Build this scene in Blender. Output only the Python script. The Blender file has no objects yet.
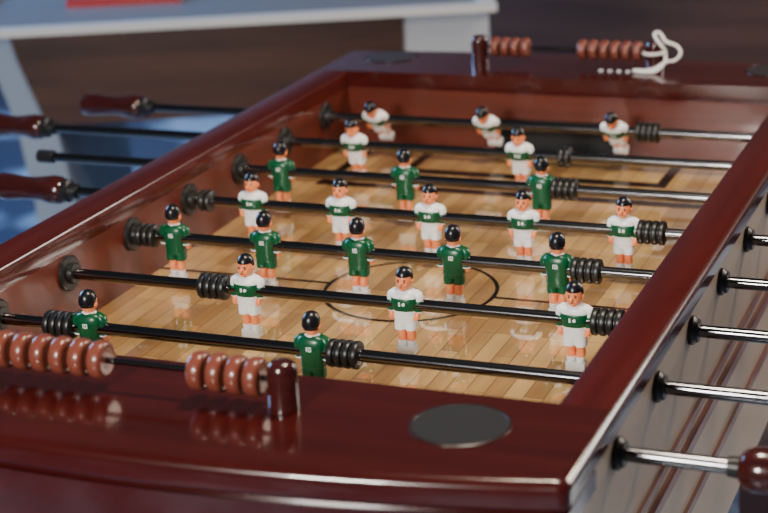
import bpy, bmesh, math, random
from mathutils import Matrix, Vector
random.seed(4)
C=bpy.context.scene.collection
PI=math.pi
# ---------------------------------------------------------------- camera
W=0.68
CX,CY,CZ,YAW,PIT,ROL,F=1.0654,-1.3089,0.5903,22.6252,-18.6670,-2.9401,1728.67
S=0.1487; ZR=-0.0493; ZP=-0.1152; YN=-0.0208; YF=1.1376; N=0.1455; L=0.0553; RR=0.0503; NF=0.15
def cam_axes():
    y,p,r=[math.radians(a) for a in (YAW,PIT,ROL)]
    d=Vector((-math.sin(y)*math.cos(p),math.cos(y)*math.cos(p),math.sin(p)))
    rt=Vector((math.cos(y),math.sin(y),0)); u=rt.cross(d)
    return rt*math.cos(r)+u*math.sin(r), -rt*math.sin(r)+u*math.cos(r), d
RT,UP,DR=cam_axes()
CL=Vector((CX,CY,CZ))
def at(u,v,z):
    D=DR+RT*((u-384)/F)-UP*((v-256.5)/F)
    return CL+D*((z-CZ)/D.z)
def proj(P):
    v=Vector(P)-CL; z=v.dot(DR)
    return 384+F*v.dot(RT)/z, 256.5-F*v.dot(UP)/z
cd=bpy.data.cameras.new('camera'); cam=bpy.data.objects.new('camera',cd); C.objects.link(cam)
M=Matrix((RT,UP,-DR)).transposed().to_4x4(); M.translation=CL; cam.matrix_world=M
cd.sensor_width=36; cd.lens=36*F/768; cd.clip_start=.02
cd.dof.use_dof=True; cd.dof.focus_distance=1.83; cd.dof.aperture_fstop=5.2
bpy.context.scene.camera=cam
# ---------------------------------------------------------------- materials
def mat(name,col,rough=.5,metal=0,coat=0,spec=.5,em=None):
    m=bpy.data.materials.new(name); m.use_nodes=True; b=m.node_tree.nodes['Principled BSDF']
    b.inputs['Base Color'].default_value=(*col,1); b.inputs['Roughness'].default_value=rough
    b.inputs['Metallic'].default_value=metal; b.inputs['Coat Weight'].default_value=coat
    b.inputs['Coat Roughness'].default_value=.05; b.inputs['Specular IOR Level'].default_value=spec
    return m
def noisy(name,c1,c2,scale=(8,8,8),rough=.4,coat=0,detail=6,bump=0,lo=.3,hi=.7,metal=0):
    m=mat(name,c1,rough,metal,coat); nt=m.node_tree; b=nt.nodes['Principled BSDF']
    tc=nt.nodes.new('ShaderNodeTexCoord'); mp=nt.nodes.new('ShaderNodeMapping'); mp.inputs['Scale'].default_value=scale
    n=nt.nodes.new('ShaderNodeTexNoise'); n.inputs['Scale'].default_value=1; n.inputs['Detail'].default_value=detail
    r=nt.nodes.new('ShaderNodeValToRGB'); r.color_ramp.elements[0].position=lo; r.color_ramp.elements[1].position=hi
    r.color_ramp.elements[0].color=(*c1,1); r.color_ramp.elements[1].color=(*c2,1)
    nt.links.new(tc.outputs['Object'],mp.inputs[0]); nt.links.new(mp.outputs[0],n.inputs['Vector'])
    nt.links.new(n.outputs['Fac'],r.inputs[0]); nt.links.new(r.outputs[0],b.inputs['Base Color'])
    return m
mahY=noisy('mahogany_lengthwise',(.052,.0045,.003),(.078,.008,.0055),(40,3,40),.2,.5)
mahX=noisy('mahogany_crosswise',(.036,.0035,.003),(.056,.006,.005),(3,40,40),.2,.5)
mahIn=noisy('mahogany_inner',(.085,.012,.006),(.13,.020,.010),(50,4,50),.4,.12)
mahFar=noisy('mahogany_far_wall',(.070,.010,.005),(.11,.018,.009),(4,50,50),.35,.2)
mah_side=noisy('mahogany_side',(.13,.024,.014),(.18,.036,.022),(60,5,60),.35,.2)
taupe=noisy('taupe_side_panel',(.40,.30,.22),(.44,.335,.25),(6,1,6),.45,.1)
inlay=mat('inlay_black',(.03,.03,.032),.2,0,.2); rim_m=mat('inlay_rim',(.02,.008,.008),.3)
rubber=noisy('black_rubber',(.006,.006,.007),(.012,.012,.013),(200,200,200),.38)
chrome=noisy('dark_chrome',(.11,.11,.12),(.17,.17,.18),(3,60,60),.16,metal=1)
chrome.node_tree.nodes['Principled BSDF'].inputs['Coat Weight'].default_value=.6
skin=noisy('painted_skin',(.92,.25,.09),(.95,.31,.12),(300,300,300),.35)
hair_m=noisy('painted_hair',(.003,.003,.006),(.009,.009,.013),(300,300,300),.3)
dark=mat('painted_dark',(.02,.01,.01),.4)
green=noisy('green_shirt',(.0,.065,.024),(.0,.09,.034),(300,300,300),.3)
white=noisy('white_shirt',(.86,.88,.88),(.92,.93,.93),(300,300,300),.35)
bead_m=noisy('bead_wood',(.16,.040,.024),(.20,.052,.032),(9,9,9),.3,.3)
handle_m=noisy('handle_wood',(.028,.004,.004),(.05,.008,.007),(10,120,120),.2,.6)
cord_m=noisy('white_cord',(.8,.78,.75),(.95,.93,.9),(400,400,400),.8)
linem=mat('marking_black',(.010,.008,.006),.2,0,.25)
goal_m=mat('goal_black',(.004,.004,.005),.7)
def field_mat():
    m=mat('playfield_planks',(.6,.4,.2),.35,0,1.0); nt=m.node_tree; b=nt.nodes['Principled BSDF']
    b.inputs['Coat Roughness'].default_value=.012; b.inputs['Coat IOR'].default_value=2.6
    tc=nt.nodes.new('ShaderNodeTexCoord'); mp=nt.nodes.new('ShaderNodeMapping'); mp.inputs['Rotation'].default_value=(0,0,PI/2)
    br=nt.nodes.new('ShaderNodeTexBrick'); br.inputs['Scale'].default_value=1; br.inputs['Brick Width'].default_value=.10; br.inputs['Row Height'].default_value=.021
    br.inputs['Mortar Size'].default_value=.0005; br.inputs['Bias'].default_value=-.1; br.offset=.37; br.offset_frequency=3
    br.inputs['Color1'].default_value=(.74,.47,.185,1); br.inputs['Color2'].default_value=(.38,.20,.07,1); br.inputs['Mortar'].default_value=(.2,.09,.03,1)
    n=nt.nodes.new('ShaderNodeTexNoise'); n.inputs['Detail'].default_value=6; n.inputs['Scale'].default_value=1
    m2=nt.nodes.new('ShaderNodeMapping'); m2.inputs['Scale'].default_value=(110,7,10)
    mx=nt.nodes.new('ShaderNodeMix'); mx.data_type='RGBA'; mx.blend_type='OVERLAY'; mx.inputs[0].default_value=.35
    n2=nt.nodes.new('ShaderNodeTexNoise'); n2.inputs['Scale'].default_value=7; n2.inputs['Detail'].default_value=2
    r2=nt.nodes.new('ShaderNodeValToRGB'); r2.color_ramp.elements[0].position=.35; r2.color_ramp.elements[1].position=.6
    r2.color_ramp.elements[0].color=(.68,.62,.56,1); r2.color_ramp.elements[1].color=(1,1,1,1)
    m3=nt.nodes.new('ShaderNodeMix'); m3.data_type='RGBA'; m3.blend_type='MULTIPLY'; m3.inputs[0].default_value=1
    nt.links.new(tc.outputs['Object'],mp.inputs[0]); nt.links.new(mp.outputs[0],br.inputs['Vector'])
    nt.links.new(tc.outputs['Object'],m2.inputs[0]); nt.links.new(m2.outputs[0],n.inputs['Vector'])
    nt.links.new(tc.outputs['Object'],n2.inputs['Vector']); nt.links.new(n2.outputs['Fac'],r2.inputs[0])
    nt.links.new(br.outputs['Color'],mx.inputs[6]); nt.links.new(n.outputs['Fac'],mx.inputs[7])
    nt.links.new(mx.outputs[2],m3.inputs[6]); nt.links.new(r2.outputs[0],m3.inputs[7]); nt.links.new(m3.outputs[2],b.inputs['Base Color'])
    return m
field=field_mat()
# ---------------------------------------------------------------- mesh builder
class MB:
    def __init__(s): s.bm=bmesh.new(); s.mats=[]
    def mi(s,m):
        if m not in s.mats: s.mats.append(m)
        return s.mats.index(m)
    def rings(s,rs,m,cap=True,closed=False):
        i=s.mi(m); R=[[s.bm.verts.new(p) for p in r] for r in rs]; n=len(R[0])
        pairs=list(zip(R,R[1:]))+([(R[-1],R[0])] if closed else [])
        for a,b in pairs:
            for k in range(n):
                f=s.bm.faces.new((a[k],a[(k+1)%n],b[(k+1)%n],b[k])); f.material_index=i
        if cap and not closed:
            for r,rev in ((R[0],True),(R[-1],False)):
                f=s.bm.faces.new(r[::-1] if rev else r); f.material_index=i
        return s
    def loft(s,secs,m,seg=20,pw=2.0):   # (x,y,z,rx,ry)
        rs=[]
        for (x,y,z,rx,ry) in secs:
            ring=[]
            for k in range(seg):
                a=2*PI*k/seg; c,d=math.cos(a),math.sin(a)
                ring.append((x+rx*math.copysign(abs(c)**(2/pw),c), y+ry*math.copysign(abs(d)**(2/pw),d), z))
            rs.append(ring)
        return s.rings(rs,m)
    def lathe(s,prof,m,axis='x',o=(0,0,0),seg=28):  # (along, radius)
        rs=[]
        for t,r in prof:
            ring=[]
            for k in range(seg):
                a=2*PI*k/seg; c,d=r*math.cos(a),r*math.sin(a)
                p={'x':(t,c,d),'y':(d,t,c),'z':(c,d,t)}[axis]
                ring.append((p[0]+o[0],p[1]+o[1],p[2]+o[2]))
            rs.append(ring)
        return s.rings(rs,m)
    def ell(s,c,r,m,seg=20,rg=12):
        return s.loft([(c[0],c[1],c[2]-r[2]*math.cos(PI*k/rg),max(r[0]*math.sin(PI*k/rg),1e-5),max(r[1]*math.sin(PI*k/rg),1e-5)) for k in range(rg+1)],m,seg)
    def tube(s,pts,rad,m,seg=10):
        rs=[]; pts=[Vector(p) for p in pts]; prev=None
        for i,p in enumerate(pts):
            t=(pts[min(i+1,len(pts)-1)]-pts[max(i-1,0)]).normalized()
            if prev is None: u=t.orthogonal().normalized()
            else: u=(prev-t*prev.dot(t)).normalized()
            prev=u; v=t.cross(u); r=rad[i] if isinstance(rad,(list,tuple)) else rad
            rs.append([p+u*r*math.cos(2*PI*k/seg)+v*r*math.sin(2*PI*k/seg) for k in range(seg)])
        return s.rings(rs,m)
    def prism(s,poly,z0,z1,m,bev=0,bs=2):   # poly CCW in xy
        b=bmesh.new(); lo=[b.verts.new((p[0],p[1],z0)) for p in poly]; hi=[b.verts.new((p[0],p[1],z1)) for p in poly]; n=len(poly)
        b.faces.new(lo[::-1]); b.faces.new(hi)
        for k in range(n): b.faces.new((lo[k],lo[(k+1)%n],hi[(k+1)%n],hi[k]))
        if bev:
            es=[e for e in b.edges if len(e.link_faces)==2 and e.calc_face_angle()>.6]
            bmesh.ops.bevel(b,geom=es,offset=bev,segments=bs,profile=.5,affect='EDGES',clamp_overlap=True)
        i=s.mi(m); vm={}
        for v in b.verts: vm[v]=s.bm.verts.new(v.co)
        for f in b.faces:
            g=s.bm.faces.new([vm[v] for v in f.verts]); g.material_index=i
        b.free(); return s
    def box(s,a,c,m,bev=0,bs=2):
        return s.prism([(a[0],a[1]),(c[0],a[1]),(c[0],c[1]),(a[0],c[1])],a[2],c[2],m,bev,bs)
    def build(s,name,parent=None,loc=None,angle=38):
        me=bpy.data.meshes.new(name); bmesh.ops.recalc_face_normals(s.bm,faces=s.bm.faces[:]); s.bm.to_mesh(me); s.bm.free()
        for m in s.mats: me.materials.append(m)
        me.polygons.foreach_set('use_smooth',[True]*len(me.polygons)); me.set_sharp_from_angle(angle=math.radians(angle))
        o=bpy.data.objects.new(name,me); C.objects.link(o)
        if parent: o.parent=parent
        if loc: o.location=loc
        return o
def tag(o,label=None,cat=None,group=None,kind=None):
    if label: o['label']=label
    if cat: o['category']=cat
    if group: o['group']=group
    if kind: o['kind']=kind
    return o
def empty(name,loc,label=None,cat=None,group=None):
    o=bpy.data.objects.new(name,None); C.objects.link(o); o.location=loc; o.empty_display_size=.05
    return tag(o,label,cat,group)
FLOOR=-.87
# ---------------------------------------------------------------- foosball table
table=empty('foosball_table',(W/2,.5,FLOOR),'large dark red mahogany table football cabinet with a glossy wooden pitch','game table')
def P(mb,name,angle=38):
    o=mb.build(name,table,angle=angle); o.location=(-W/2,-.5,-FLOOR); return o
XO,XR=-L,W+RR; YB,YT=YN-N,YF+NF; TH=.026
def rail(x0,x1,outer):
    mb=MB(); sg=1 if outer==x1 else -1; inn=x0 if outer==x1 else x1; R=.009; sec=[]
    sec+=[(inn,-TH),(inn,-.003),(inn+sg*.001,-.001),(inn+sg*.003,0)]
    for q in range(9):
        a=PI/2*q/8; sec.append((outer-sg*R+sg*R*math.sin(a),-R+R*math.cos(a)))
    sec+=[(outer,-TH+.004),(outer-sg*.004,-TH)]
    mb.rings([[(x,y,z) for x,z in sec] for y in (YN,YF)],mahY)
    return mb
P(rail(XO,0,XO),'side_rail',30); P(rail(W,XR,XR),'side_rail',30)
def endpoly(inset,cr,y_in,sgn,amp=.045,NB=28):
    if sgn>0: amp=.024
    x0,x1=XO+inset,XR-inset; yo=(YB+inset) if sgn<0 else (YT-inset)
    pts=[]
    for q in range(9):
        a=PI+PI/2*q/8 ; pts.append((x0+cr+cr*math.cos(a), cr+cr*math.sin(a)))
    for k in range(1,NB):
        t=k/NB; pts.append((x0+cr+(x1-x0-2*cr)*t,-amp*4*t*(1-t)))
    for q in range(9):
        a=1.5*PI+PI/2*q/8 ; pts.append((x1-cr+cr*math.cos(a), cr+cr*math.sin(a)))
    if sgn<0: return [(x,yo+d) for x,d in pts]+[(x1,y_in),(x0,y_in)]
    out=[(x,yo-d) for x,d in pts]
    return out[::-1]+[(x0,y_in),(x1,y_in)]
def endrail(sgn,y_in):
    prof=[(.003,-TH),(.0,-TH+.004)]+[(.009*(1-math.cos(PI/2*q/7)),-.009+.009*math.sin(PI/2*q/7)) for q in range(8)]
    return MB().rings([[(x,y,z) for x,y in endpoly(i,.010,y_in,sgn)] for i,z in prof],mahX)
P(endrail(-1,YN),'end_rail',30); P(endrail(1,YF),'end_rail',30)
ZB=-.36
for x0,x1 in ((XO+.009,0),(W,XR-.009)):
    P(MB().box((x0,YN-.02,ZB),(x1,YF+.02,-TH),mahIn,.002),'cabinet_side')
for x0,x1 in ((XO+.006,XO+.0095),(XR-.0095,XR-.006)):
    P(MB().box((x0,YN-.11,ZB),(x1,YF+.08,-TH),taupe),'outer_panel')
P(MB().prism(endpoly(.010,.010,YN,-1),ZB,-TH,mahX),'cabinet_end')
P(MB().prism(endpoly(.004,.010,YN-.05,-1),-TH-.024,-TH-.006,mahX,.004,3),'front_moulding',30)
far=MB(); GX0,GX1,GH=W/2-.10,W/2+.10,.050
far.box((0-.02,YF,ZP+GH),(W+.02,YF+.02,-TH),mahFar); far.box((-.02,YF,ZB),(GX0,YF+.02,ZP+GH),mahFar); far.box((GX1,YF,ZB),(W+.02,YF+.02,ZP+GH),mahFar)
far.prism(endpoly(.010,.018,YF+.11,1),ZB,-TH,mahX)
P(far,'cabinet_end')
P(MB().box((GX0-.01,YF+.02,ZP-.04),(GX1+.01,YF+.09,ZP+GH+.01),goal_m),'goal_box')
for sx,xw in ((1,XR-.006),(-1,XO+.006)):
    for z0,z1,d in ((-.150,-.142,.004),(-.176,-.164,.006),(-.250,-.240,.004)):
        a,b=sorted((xw,xw+sx*d)); P(MB().box((a,YN-.1,z0),(b,YF+.08,z1),mah_side,.0015,2),'side_moulding')
P(MB().box((0,YN-.0,ZP-.012),(W,YF,ZP),field),'playfield')
zl=ZP+.0004
def ringflat(cx,cy,r,w,name,a0=0,a1=2*PI,seg=64):
    mk=MB(); mk.mi(linem); vs=[]; full=abs(a1-a0-2*PI)<1e-6
    for k in range(seg if full else seg+1):
        a=a0+(a1-a0)*k/seg; vs.append((mk.bm.verts.new((cx+(r-w)*math.cos(a),cy+(r-w)*math.sin(a),zl)),mk.bm.verts.new((cx+r*math.cos(a),cy+r*math.sin(a),zl))))
    for p,q in zip(vs,vs[1:]+([vs[0]] if full else [])):
        mk.bm.faces.new((p[0],p[1],q[1],q[0]))
    P(mk,name)
def rect(x0,y0,x1,y1,name):
    mk=MB(); mk.mi(linem); mk.bm.faces.new([mk.bm.verts.new((x,y,zl)) for x,y in ((x0,y0),(x1,y0),(x1,y1),(x0,y1))]); P(mk,name)
def ubox(hw,ye,y1,w1,w2,name):
    mk=MB(); mk.mi(linem); sg=1 if y1>ye else -1; c=W/2
    o=[(c-hw,ye),(c-hw,y1),(c+hw,y1),(c+hw,ye)]; n=[(c-hw+w1,ye),(c-hw+w1,y1-sg*w2),(c+hw-w1,y1-sg*w2),(c+hw-w1,ye)]
    O=[mk.bm.verts.new((*p,zl)) for p in o]; I=[mk.bm.verts.new((*p,zl)) for p in n]
    for k in range(3): mk.bm.faces.new((O[k],O[k+1],I[k+1],I[k]))
    P(mk,name)
YC=3.5*S-.012
ringflat(W/2,YC,.107,.005,'centre_circle'); ringflat(W/2,YC,.009,.0089,'centre_spot')
rect(.0,YC-.003,W/2-.107,YC+.003,'halfway_line'); rect(W/2+.107,YC-.003,W,YC+.003,'halfway_line')
for sg,ye in ((-1,YF),(1,YN)):
    ubox(.30,ye,ye+sg*.235,.016,.022,'penalty_box'); ubox(.20,ye,ye+sg*.150,.016,.024,'goal_area')
    ringflat(W/2,ye+sg*.19,.007,.0069,'penalty_spot')
for (x,y) in ((.615,-.084),(.034,1.243),(W-.034,1.243),(W-.615,-.084)):
    P(MB().lathe([(-.004,.043),(.0006,.043),(.0012,.042),(.0012,.0405),(.0008,.040)],rim_m,'z',(x,y,0),48).lathe([(-.003,.0402),(.0009,.0402)],inlay,'z',(x,y,0),48),'corner_disc')
for k in range(1,9):
    y=(8-k)*S
    for sx,xi,xo in ((1,0,XO+.006),(-1,W,XR-.006)):
        P(MB().lathe([(xi,.021),(xi+sx*.004,.021),(xi+sx*.006,.019),(xi+sx*.006,.013),(xi+sx*.011,.0125),(xi+sx*.012,.0115),(xi+sx*.012,.0080)],rubber,'x',(0,y,ZR)),'rod_bearing')
        P(MB().lathe([(xo,.015),(xo-sx*.004,.015),(xo-sx*.006,.0125),(xo-sx*.009,.0115),(xo-sx*.009,.0080)],rubber,'x',(0,y,ZR)),'rod_bearing')
for x in (XO+.02,XR-.12):
    for y in (YB+.03,YT-.13):
        P(MB().rings([[(x+.05+hw*a,y+.05+hw*b,z) for a,b in ((-1,-1),(1,-1),(1,1),(-1,1))] for z,hw in ((0+FLOOR,.03),(FLOOR+.02,.036),(ZB-.02,.05),(ZB+.01,.05))],mah_side),'leg')
# ---------------------------------------------------------------- players
def man_meshes(team):
    shirt=green if team=='g' else white
    b=MB()
    for sx in (-1,1):
        b.loft([(sx*.0050,0,-.048,.0040,.0042),(sx*.0050,.0004,-.042,.0042,.0044),(sx*.0052,.0010,-.037,.0052,.0055),(sx*.0052,.0004,-.033,.0047,.0050),(sx*.0052,-.0014,-.029,.0051,.0055),(sx*.0052,0,-.020,.0058,.0062),(sx*.0048,0,-.010,.006,.006)],skin,16,2.2)
        b.loft([(sx*.0130,-.0058,-.0150,.0026,.0028),(sx*.0140,-.0055,-.0135,.0034,.0038),(sx*.0148,-.0036,-.0085,.0034,.0037),(sx*.0153,-.0015,-.003,.0036,.0039),(sx*.0155,0,.004,.0036,.0038)],skin,12)
    b.loft([(0,0,.008,.0060,.0060),(0,0,.015,.0056,.0056),(0,-.0005,.0178,.0052,.0056),(0,-.0020,.0190,.0054,.0072),(0,-.0018,.0212,.0070,.0088),(0,-.0012,.0245,.0082,.0096),(0,-.0005,.029,.0086,.0099),(0,0,.033,.0084,.0096),(0,0,.0366,.0072,.0082),(0,0,.0392,.0044,.0050),(0,0,.0400,.0008,.0008)],skin,24,2.2)
    b.ell((0,-.0116,.0258),(.0016,.0025,.0027),skin,10,8)
    b.ell((0,-.0092,.0194),(.0030,.0018,.0016),skin,10,8)
    for sx in (-1,1): b.ell((sx*.0088,.0005,.0265),(.0013,.0022,.0030),skin,10,8)
    for sx in (-1,1): b.ell((sx*.0040,-.0090,.0238),(.0018,.0014,.0016),skin,10,8)
    for sx in (-1,1): b.ell((sx*.0034,-.0098,.0282),(.0012,.0008,.0009),dark,10,6)
    for sx in (-1,1): b.ell((sx*.0034,-.0099,.0300),(.0018,.0008,.0005),dark,10,6)
    b.ell((0,-.0101,.0218),(.0024,.0009,.0004),dark,10,6)
    body=b
    h=MB(); rs=[]
    for k in range(13):
        t=k/12; z=.0245+.0178*t
        rr=(max(1-abs((z-.029)/.0136)**2.5,0.001))**.5 if z>.029 else 1.0
        ring=[]
        for j in range(28):
            a=2*PI*j/28; c,s_=math.cos(a),math.sin(a)
            fr=max(0,-s_)
            hl=.0325 if fr>.35 else (.0325*fr/.35+.0290*(1-fr/.35) if s_<0 else .0268)
            inn=1.0 if z>=hl else .86
            q=1.07 if s_<0 else 1.10
            ring.append((.0086*rr*inn*q*c, .0100*rr*inn*q*s_, z))
        rs.append(ring)
    h.rings(rs,hair_m)
    j=MB()
    j.loft([(0,0,-.0155,.0122,.0092),(0,0,-.0150,.0130,.0099),(0,0,-.008,.0124,.0100),(0,0,-.001,.0132,.0108),(0,0,.006,.0148,.0113),(0,0,.0115,.0158,.0106),(0,0,.0150,.0142,.0090),(0,0,.0168,.0100,.0076),(0,0,.0178,.0064,.0068)],shirt,28,2.6)
    for sx in (-1,1):
        j.loft([(sx*.0150,-.001,-.0080,.0042,.0048),(sx*.0151,-.001,-.0072,.0046,.0055),(sx*.0156,0,.003,.0046,.0056),(sx*.0155,0,.0090,.0048,.0058),(sx*.0142,0,.0135,.0048,.0054),(sx*.0120,0,.0164,.0030,.0038)],shirt,16,2.3)
        if team=='g': j.loft([(sx*.0150,-.001,-.0082,.0045,.0053),(sx*.0150,-.001,-.0078,.0049,.0058),(sx*.0152,-.001,-.0066,.0049,.0058),(sx*.0152,-.001,-.0062,.0046,.0054)],white,16,2.3)
    if team=='g': j.loft([(0,0,.0166,.0096,.0076),(0,0,.0180,.0070,.0072),(0,0,.0182,.0060,.0062)],white,20)
    s=MB()
    s.loft([(0,0,-.0135,.0124,.0096),(0,0,-.018,.0122,.0094),(0,0,-.0195,.0122,.0092)],shirt,24,2.6)
    for sx in (-1,1): s.loft([(sx*.0060,0,-.0277,.0061,.0078),(sx*.0060,0,-.0273,.0065,.0083),(sx*.0058,0,-.019,.0066,.0086),(sx*.0056,0,-.016,.006,.008)],shirt,16,2.4)
    f=MB()
    for sx in (-1,1): f.loft([(sx*.0050,0,-.050,.0046,.0050),(sx*.0050,0,-.045,.0046,.0050),(sx*.0050,0,-.0410,.0050,.0054),(sx*.0050,0,-.0405,.0040,.0045)],white,16)
    f.box((-.0102,-.0056,-.0560),(.0102,.0056,-.0470),white,.0010,2)
    parts=[('jersey',j),('shorts',s),('hair',h),('boots',f)]
    if team=='w':
        bd=MB(); bd.loft([(0,0,-.0050,.0131,.0110),(0,0,-.0044,.0135,.0113),(0,0,.0084,.0156,.0119),(0,0,.0090,.0154,.0115)],green,28,2.6)
        for sx in (-1,1): bd.loft([(sx*.0152,-.0007,-.0060,.0048,.0057),(sx*.0152,-.0007,-.0054,.0050,.0060),(sx*.0156,0,.0050,.0050,.0060),(sx*.0155,0,.0056,.0047,.0057)],green,16,2.3)
        bd.lathe([(-.0129,.0018),(-.0108,.0018)],white,'y',(.0022,0,.0034),12)
        bd.box((-.0034,-.0127,.0012),(-.0014,-.0108,.0056),white)
        parts.append(('chest_band',bd))
    else:
        e=MB(); z0=.0030
        e.box((.0014,.0100,z0),(.0024,.0119,z0+.0048),white)
        x0=-.0030
        for (a,b_,c_,d_) in ((0,0,.0034,.0009),(0,.0039,.0034,.0048),(0,.0,.0010,.0048),(.0024,0,.0034,.0048)):
            e.box((x0+a,.0100,z0+b_),(x0+c_,.0119,z0+d_),white)
        parts.append(('shirt_number',e))
    bo=body.build('player_figure'); ch=[m.build(n,bo) for n,m in parts]
    for o in ch: C.objects.unlink(o)
    C.objects.unlink(bo)
    return bo,ch
PROTO={'g':man_meshes('g'),'w':man_meshes('w')}
def add_man(rod,x,team,tilt=0):
    bo,ch=PROTO[team]; o=bo.copy(); C.objects.link(o); o.parent=rod; o.location=(x,0,0)
    o.rotation_euler=(math.radians(tilt),0,PI if team=='g' else 0)     # green faces the far goal
    for c in ch:
        k=c.copy(); C.objects.link(k); k.parent=o
    return o
def bumper(rod,x,n=4,r=.0145,p=.0085):
    pr=[]; x0=x-n*p/2
    for i in range(n):
        a=x0+i*p; pr+=[(a,r*.78),(a+p*.14,r*.97),(a+p*.3,r),(a+p*.62,r),(a+p*.8,r*.96),(a+p*.92,r*.78)]
    pr=[(x0-.0005,.0068)]+pr+[(x0+n*p+.0005,.0068)]
    return MB().lathe(pr,rubber,'x').build('rubber_bumper',rod)
def handle(rod,x,sx):
    if sx<0:
        MB().lathe([(x-sx*.012,.0068),(x-sx*.012,.010),(x-sx*.002,.0115),(x,.0155),(x+sx*.010,.0155),(x+sx*.0105,.013)],rubber,'x').build('ferrule',rod)
    else:
        MB().lathe([(x-sx*.006,.0068),(x-sx*.006,.0085),(x+sx*.008,.010)],rubber,'x').build('ferrule',rod)
    MB().lathe([(x+sx*t,r) for t,r in ((.003,.008),(.004,.0115),(.008,.0160),(.015,.0190),(.024,.0198),(.036,.0180),(.055,.0155),(.072,.0158),(.09,.0180),(.105,.0185),(.114,.0165),(.118,.0100),(.119,.002))],handle_m,'x').build('handle',rod)
MEN={1:('w',[.086,.262,.455],[46,46,44]),2:('w',[.112,.359],[16,14]),3:('g',[.065,.246,.435],[0,0,0]),4:('w',[.094,.217,.337,.457,.581],[0]*5),
     5:('g',[.060,.182,.302,.420,.543],[0]*5),6:('w',[.231,.418,.605],[2,0,2]),7:('g',[.119,.376],[0,0]),8:('g',[],[])}
BUMP={1:[(.503,4)],2:[(.424,2)],3:[(.466,4)],4:[(.615,4),(.028,2)],5:[(.577,4),(.023,3)],6:[(.190,4),(.640,4)],7:[(.083,4),(.411,4)],8:[]}
ENDS={1:(-.310,.86,-1),2:(-.400,.80,-1),3:(-.320,.85,1),4:(-.180,.90,-1),5:(-.10,.85,1),6:(-.20,.93,-1),7:(-.20,.872,1),8:(-.20,.826,1)}
LAB={1:'farthest steel rod with three white goalkeeping figures leaning back',2:'second rod from the far end, with two white defender figures',
3:'steel rod with three green figures, third from the far end',4:'steel rod carrying five white figures across mid pitch',
5:'steel rod carrying five green figures with numbers on their shirts',6:'steel rod with three white figures facing the near end',
7:'steel rod with two green figures, closest to the near counting beads',8:'nearest bare rod under the near rail, its red wooden handle sticking out'}
for k in range(1,9):
    y=(8-k)*S; team,xs_,tl=MEN[k]; a,b,side=ENDS[k]
    rod=empty('player_rod',(0,y,ZR),LAB[k],'foosball rod','rods with players across the pitch')
    MB().lathe([(a,.0045),(a+.001,.0066),(b-.001,.0066),(b,.0045)],chrome,'x').build('bar',rod)
    for x,t in zip(xs_,tl): add_man(rod,x,team,t)
    for x,n in BUMP[k]: bumper(rod,x,n)
    if side>0:
        handle(rod,b,1); ex=a; sg=-1
    else:
        handle(rod,a,-1); ex=b; sg=1
    MB().lathe([(ex-sg*.022,.0070),(ex-sg*.022,.0095),(ex+sg*.002,.0095),(ex+sg*.005,.006),(ex+sg*.0055,.001)],rubber,'x').build('end_cap',rod)
# ---------------------------------------------------------------- counting beads
def scorer(x0,x1,y,beads,label,r=.0165,p=.0165,zc=.027):
    t=empty('bead_scorer',(x0,y,0),label,'score counter','bead score counters on the end rails')
    for x in (x0,x1):
        MB().lathe([(0,.0135),(.003,.0140),(.006,.0132),(.036,.0132),(.041,.0122),(.044,.009),(.045,.001)],handle_m,'z',(x-x0,0,0)).build('post',t)
    MB().lathe([(0,.003),(x1-x0,.003)],chrome,'x',(0,0,zc)).build('wire',t)
    for x in beads:
        prof=[(-p*.38*math.cos(PI*q/10), r*(.70+.30*math.sin(PI*q/10)**.6)) for q in range(11)]
        MB().lathe([(-p*.34,.0035)]+prof+[(p*.34,.0035)],bead_m,'x',(x-x0,0,zc),32).build('bead',t,angle=60)
    return t
def xa(u,y,z):
    lo,hi=-.6,1.3
    for _ in range(50):
        m=(lo+hi)/2
        if proj((m,y,z))[0]<u: lo=m
        else: hi=m
    return (lo+hi)/2
xs=[xa(u,-.093,.027) for u in (6,25,44,63,82,101,200,219,238,256)]
scorer(xa(-30,-.093,.027),.460,-.093,xs,'near row of brown counting beads on a wire between turned posts',r=.0175,p=.0180)
xs=[xa(u,1.223,.027) for u in (496,506,516,526,583,594,605,616,627,638)]
fs=scorer(.191,.470,1.223,xs,'far row of brown counting beads with white cord on its post',r=.0155,p=.0165)
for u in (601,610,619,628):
    x=xa(u,1.200,.002); MB().lathe([(0,.0035),(.0015,.0035),(.002,.0025)],white,'z',(x-.191,-.023,0),16).build('white_dot',fs)  # small flat white discs on the rail in front of the beads
c=Vector((.470,1.223,0)); ctl=[]
for i in range(13):
    a=i/12*2*PI; ctl.append((.0164*math.cos(a),.0164*math.sin(a),.022+.006*i/12))
ctl+=[(.014,-.008,.036),(.006,-.008,.046),(.000,-.002,.0540),(.004,.002,.0570),(.010,.001,.053),(.016,-.002,.045),(.024,-.004,.042),(.034,-.006,.039),(.041,-.009,.032),(.040,-.012,.024),(.033,-.015,.018),(.024,-.018,.017),(.014,-.021,.012),
      (.004,-.023,.006),(-.010,-.024,.0030),(-.022,-.022,.0030),(-.026,-.026,.0030),(-.018,-.031,.0030),(-.004,-.033,.0030),(.008,-.030,.0038),(.016,-.024,.010),(.020,-.016,.018),(.017,-.008,.024)]
pts=[]
K=[Vector(p) for p in ctl]
for i in range(len(K)-1):
    p0,p1,p2,p3=K[max(i-1,0)],K[i],K[i+1],K[min(i+2,len(K)-1)]
    for q in range(5):
        t=q/5; pts.append(c+.5*((2*p1)+(p2-p0)*t+(2*p0-5*p1+4*p2-p3)*t*t+(3*p1-p0-3*p2+p3)*t**3))
tag(MB().tube(pts,.0025,cord_m,10).build('cord'),'white cord looped around the far bead counter post','cord')
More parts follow.
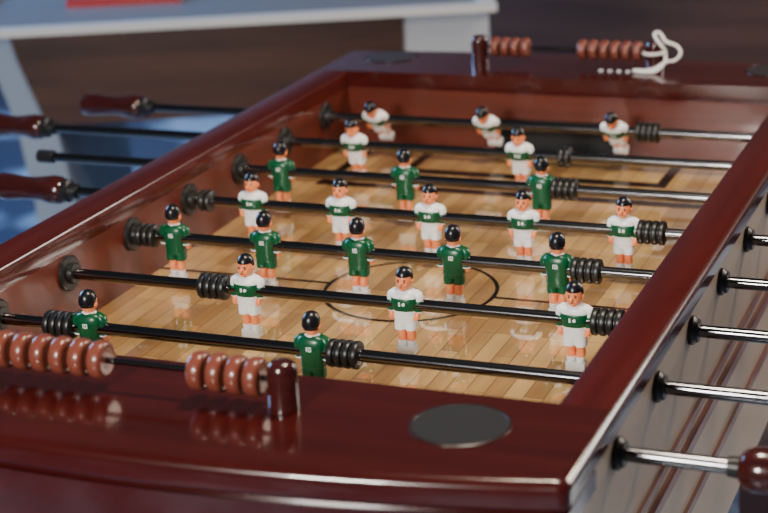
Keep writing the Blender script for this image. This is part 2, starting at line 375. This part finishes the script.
# ---------------------------------------------------------------- room
wallm=noisy('dark_panel_wall',(.05,.019,.011),(.11,.043,.024),(1.2,2,16),.45)
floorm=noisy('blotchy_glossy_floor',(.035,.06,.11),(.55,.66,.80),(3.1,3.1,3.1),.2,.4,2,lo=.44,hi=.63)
tag(MB().box((-6,-3,FLOOR-.05),(6,6,FLOOR),floorm).build('floor'),kind='structure')
tag(MB().box((-6,4.6,FLOOR),(6,4.75,1.9),wallm).build('wall_back'),kind='structure')
zt=-.09
A=at(-60,34,zt); B=at(497,4,zt); ax=(B-A); Ln=ax.length; ang=math.atan2(ax.y,ax.x)
hk=empty('games_table',(A.x,A.y,FLOOR),'dark brown games table with white rim and pale pedestals behind the football table','game table')
hk.rotation_euler=(0,0,ang)
H=zt-FLOOR
hbrown=noisy('hockey_brown',(.030,.011,.007),(.085,.033,.019),(2,30,22),.4)
hwhite=mat('hockey_white',(.66,.66,.66),.4); hsurf=mat('hockey_surface',(.20,.21,.24),.35); hred=mat('hockey_red',(.42,.015,.025),.4); hgrey=noisy('pedestal_pale',(.22,.28,.37),(.30,.37,.47),(4,4,4),.45); hgrey2=noisy('pedestal_light',(.38,.40,.45),(.46,.48,.53),(4,4,4),.45)
def xq(u):
    p=at(u,20,zt); return (Vector((p.x-A.x,p.y-A.y,0))).dot(Vector((math.cos(ang),math.sin(ang),0)))
MB().box((0,0,H-.016),(Ln,.035,H),hwhite,.006,3).box((0,1.0,H-.016),(Ln,1.035,H),hwhite,.006,3).box((0,.035,H-.016),(.035,1.0,H),hwhite,.006).box((Ln-.035,.035,H-.016),(Ln,1.0,H),hwhite,.006).build('rim',hk)
MB().box((.035,.035,H-.05),(Ln-.035,1.0,H-.012),hsurf).build('playing_surface',hk)
xl,xr=xq(16),xq(405)
MB().rings([[(x,yy,z) for x,yy in ((xl+g,.015),(xr,.015),(xr,1.02),(xl+g,1.02))] for z,g in ((H-.215,.060),(H-.14,.035),(H-.07,.012),(H-.016,0))],hbrown).build('apron',hk)
MB().box((xq(52),.30,H-.012),(xq(170),.35,H+.004),hred,.004).build('red_strip',hk)
MB().rings([[(x,yy,z) for x,yy in ((xl-.06+g*.8,.03),(xl+.01+g,.03),(xl+.01+g,1.0),(xl-.06+g*.8,1.0))] for z,g in ((0,.10),(H-.40,.09),(H-.215,.065),(H-.14,.038),(H-.07,.014),(H-.018,0))],hgrey).build('pedestal',hk)
MB().rings([[(x,yy,z) for x,yy in ((xr,.03),(xq(497),.03),(xq(497),1.0),(xr,1.0))] for z in (0,H-.018)],hgrey2).build('pedestal',hk)
# ---------------------------------------------------------------- light
wd=bpy.data.worlds.new('World'); bpy.context.scene.world=wd; wd.use_nodes=True
wd.node_tree.nodes['Background'].inputs[0].default_value=(.60,.64,.72,1); wd.node_tree.nodes['Background'].inputs[1].default_value=.085
def area(name,loc,tgt,size,sy,e,col):
    l=bpy.data.lights.new(name,'AREA'); l.shape='RECTANGLE'; l.size=size; l.size_y=sy; l.energy=e; l.color=col
    o=bpy.data.objects.new(name,l); C.objects.link(o); o.location=loc
    o.rotation_euler=(Vector(tgt)-Vector(loc)).to_track_quat('-Z','Y').to_euler(); return o
area('ceiling_lamp',(.6,.3,1.3),(.45,.5,0),.25,.25,22,(1,.86,.68))
area('front_lamp',(.2,-2.3,.95),(.35,.5,-.1),.4,.4,88,(1,.95,.88))
area('window_light_left',(-3.5,2.0,1.0),(-.9,2.6,-.8),2.0,1.6,190,(.30,.55,1))
area('window_light_far_right',(3.2,4.2,1.0),(.9,.8,-.1),1.2,1.2,60,(1,.95,.9))
area('warm_floor_fill',(1.9,2.2,1.3),(1.5,1.9,-.87),.6,.6,45,(1,.80,.62))  # added fill, warms the right floor that the cabinet side reflects
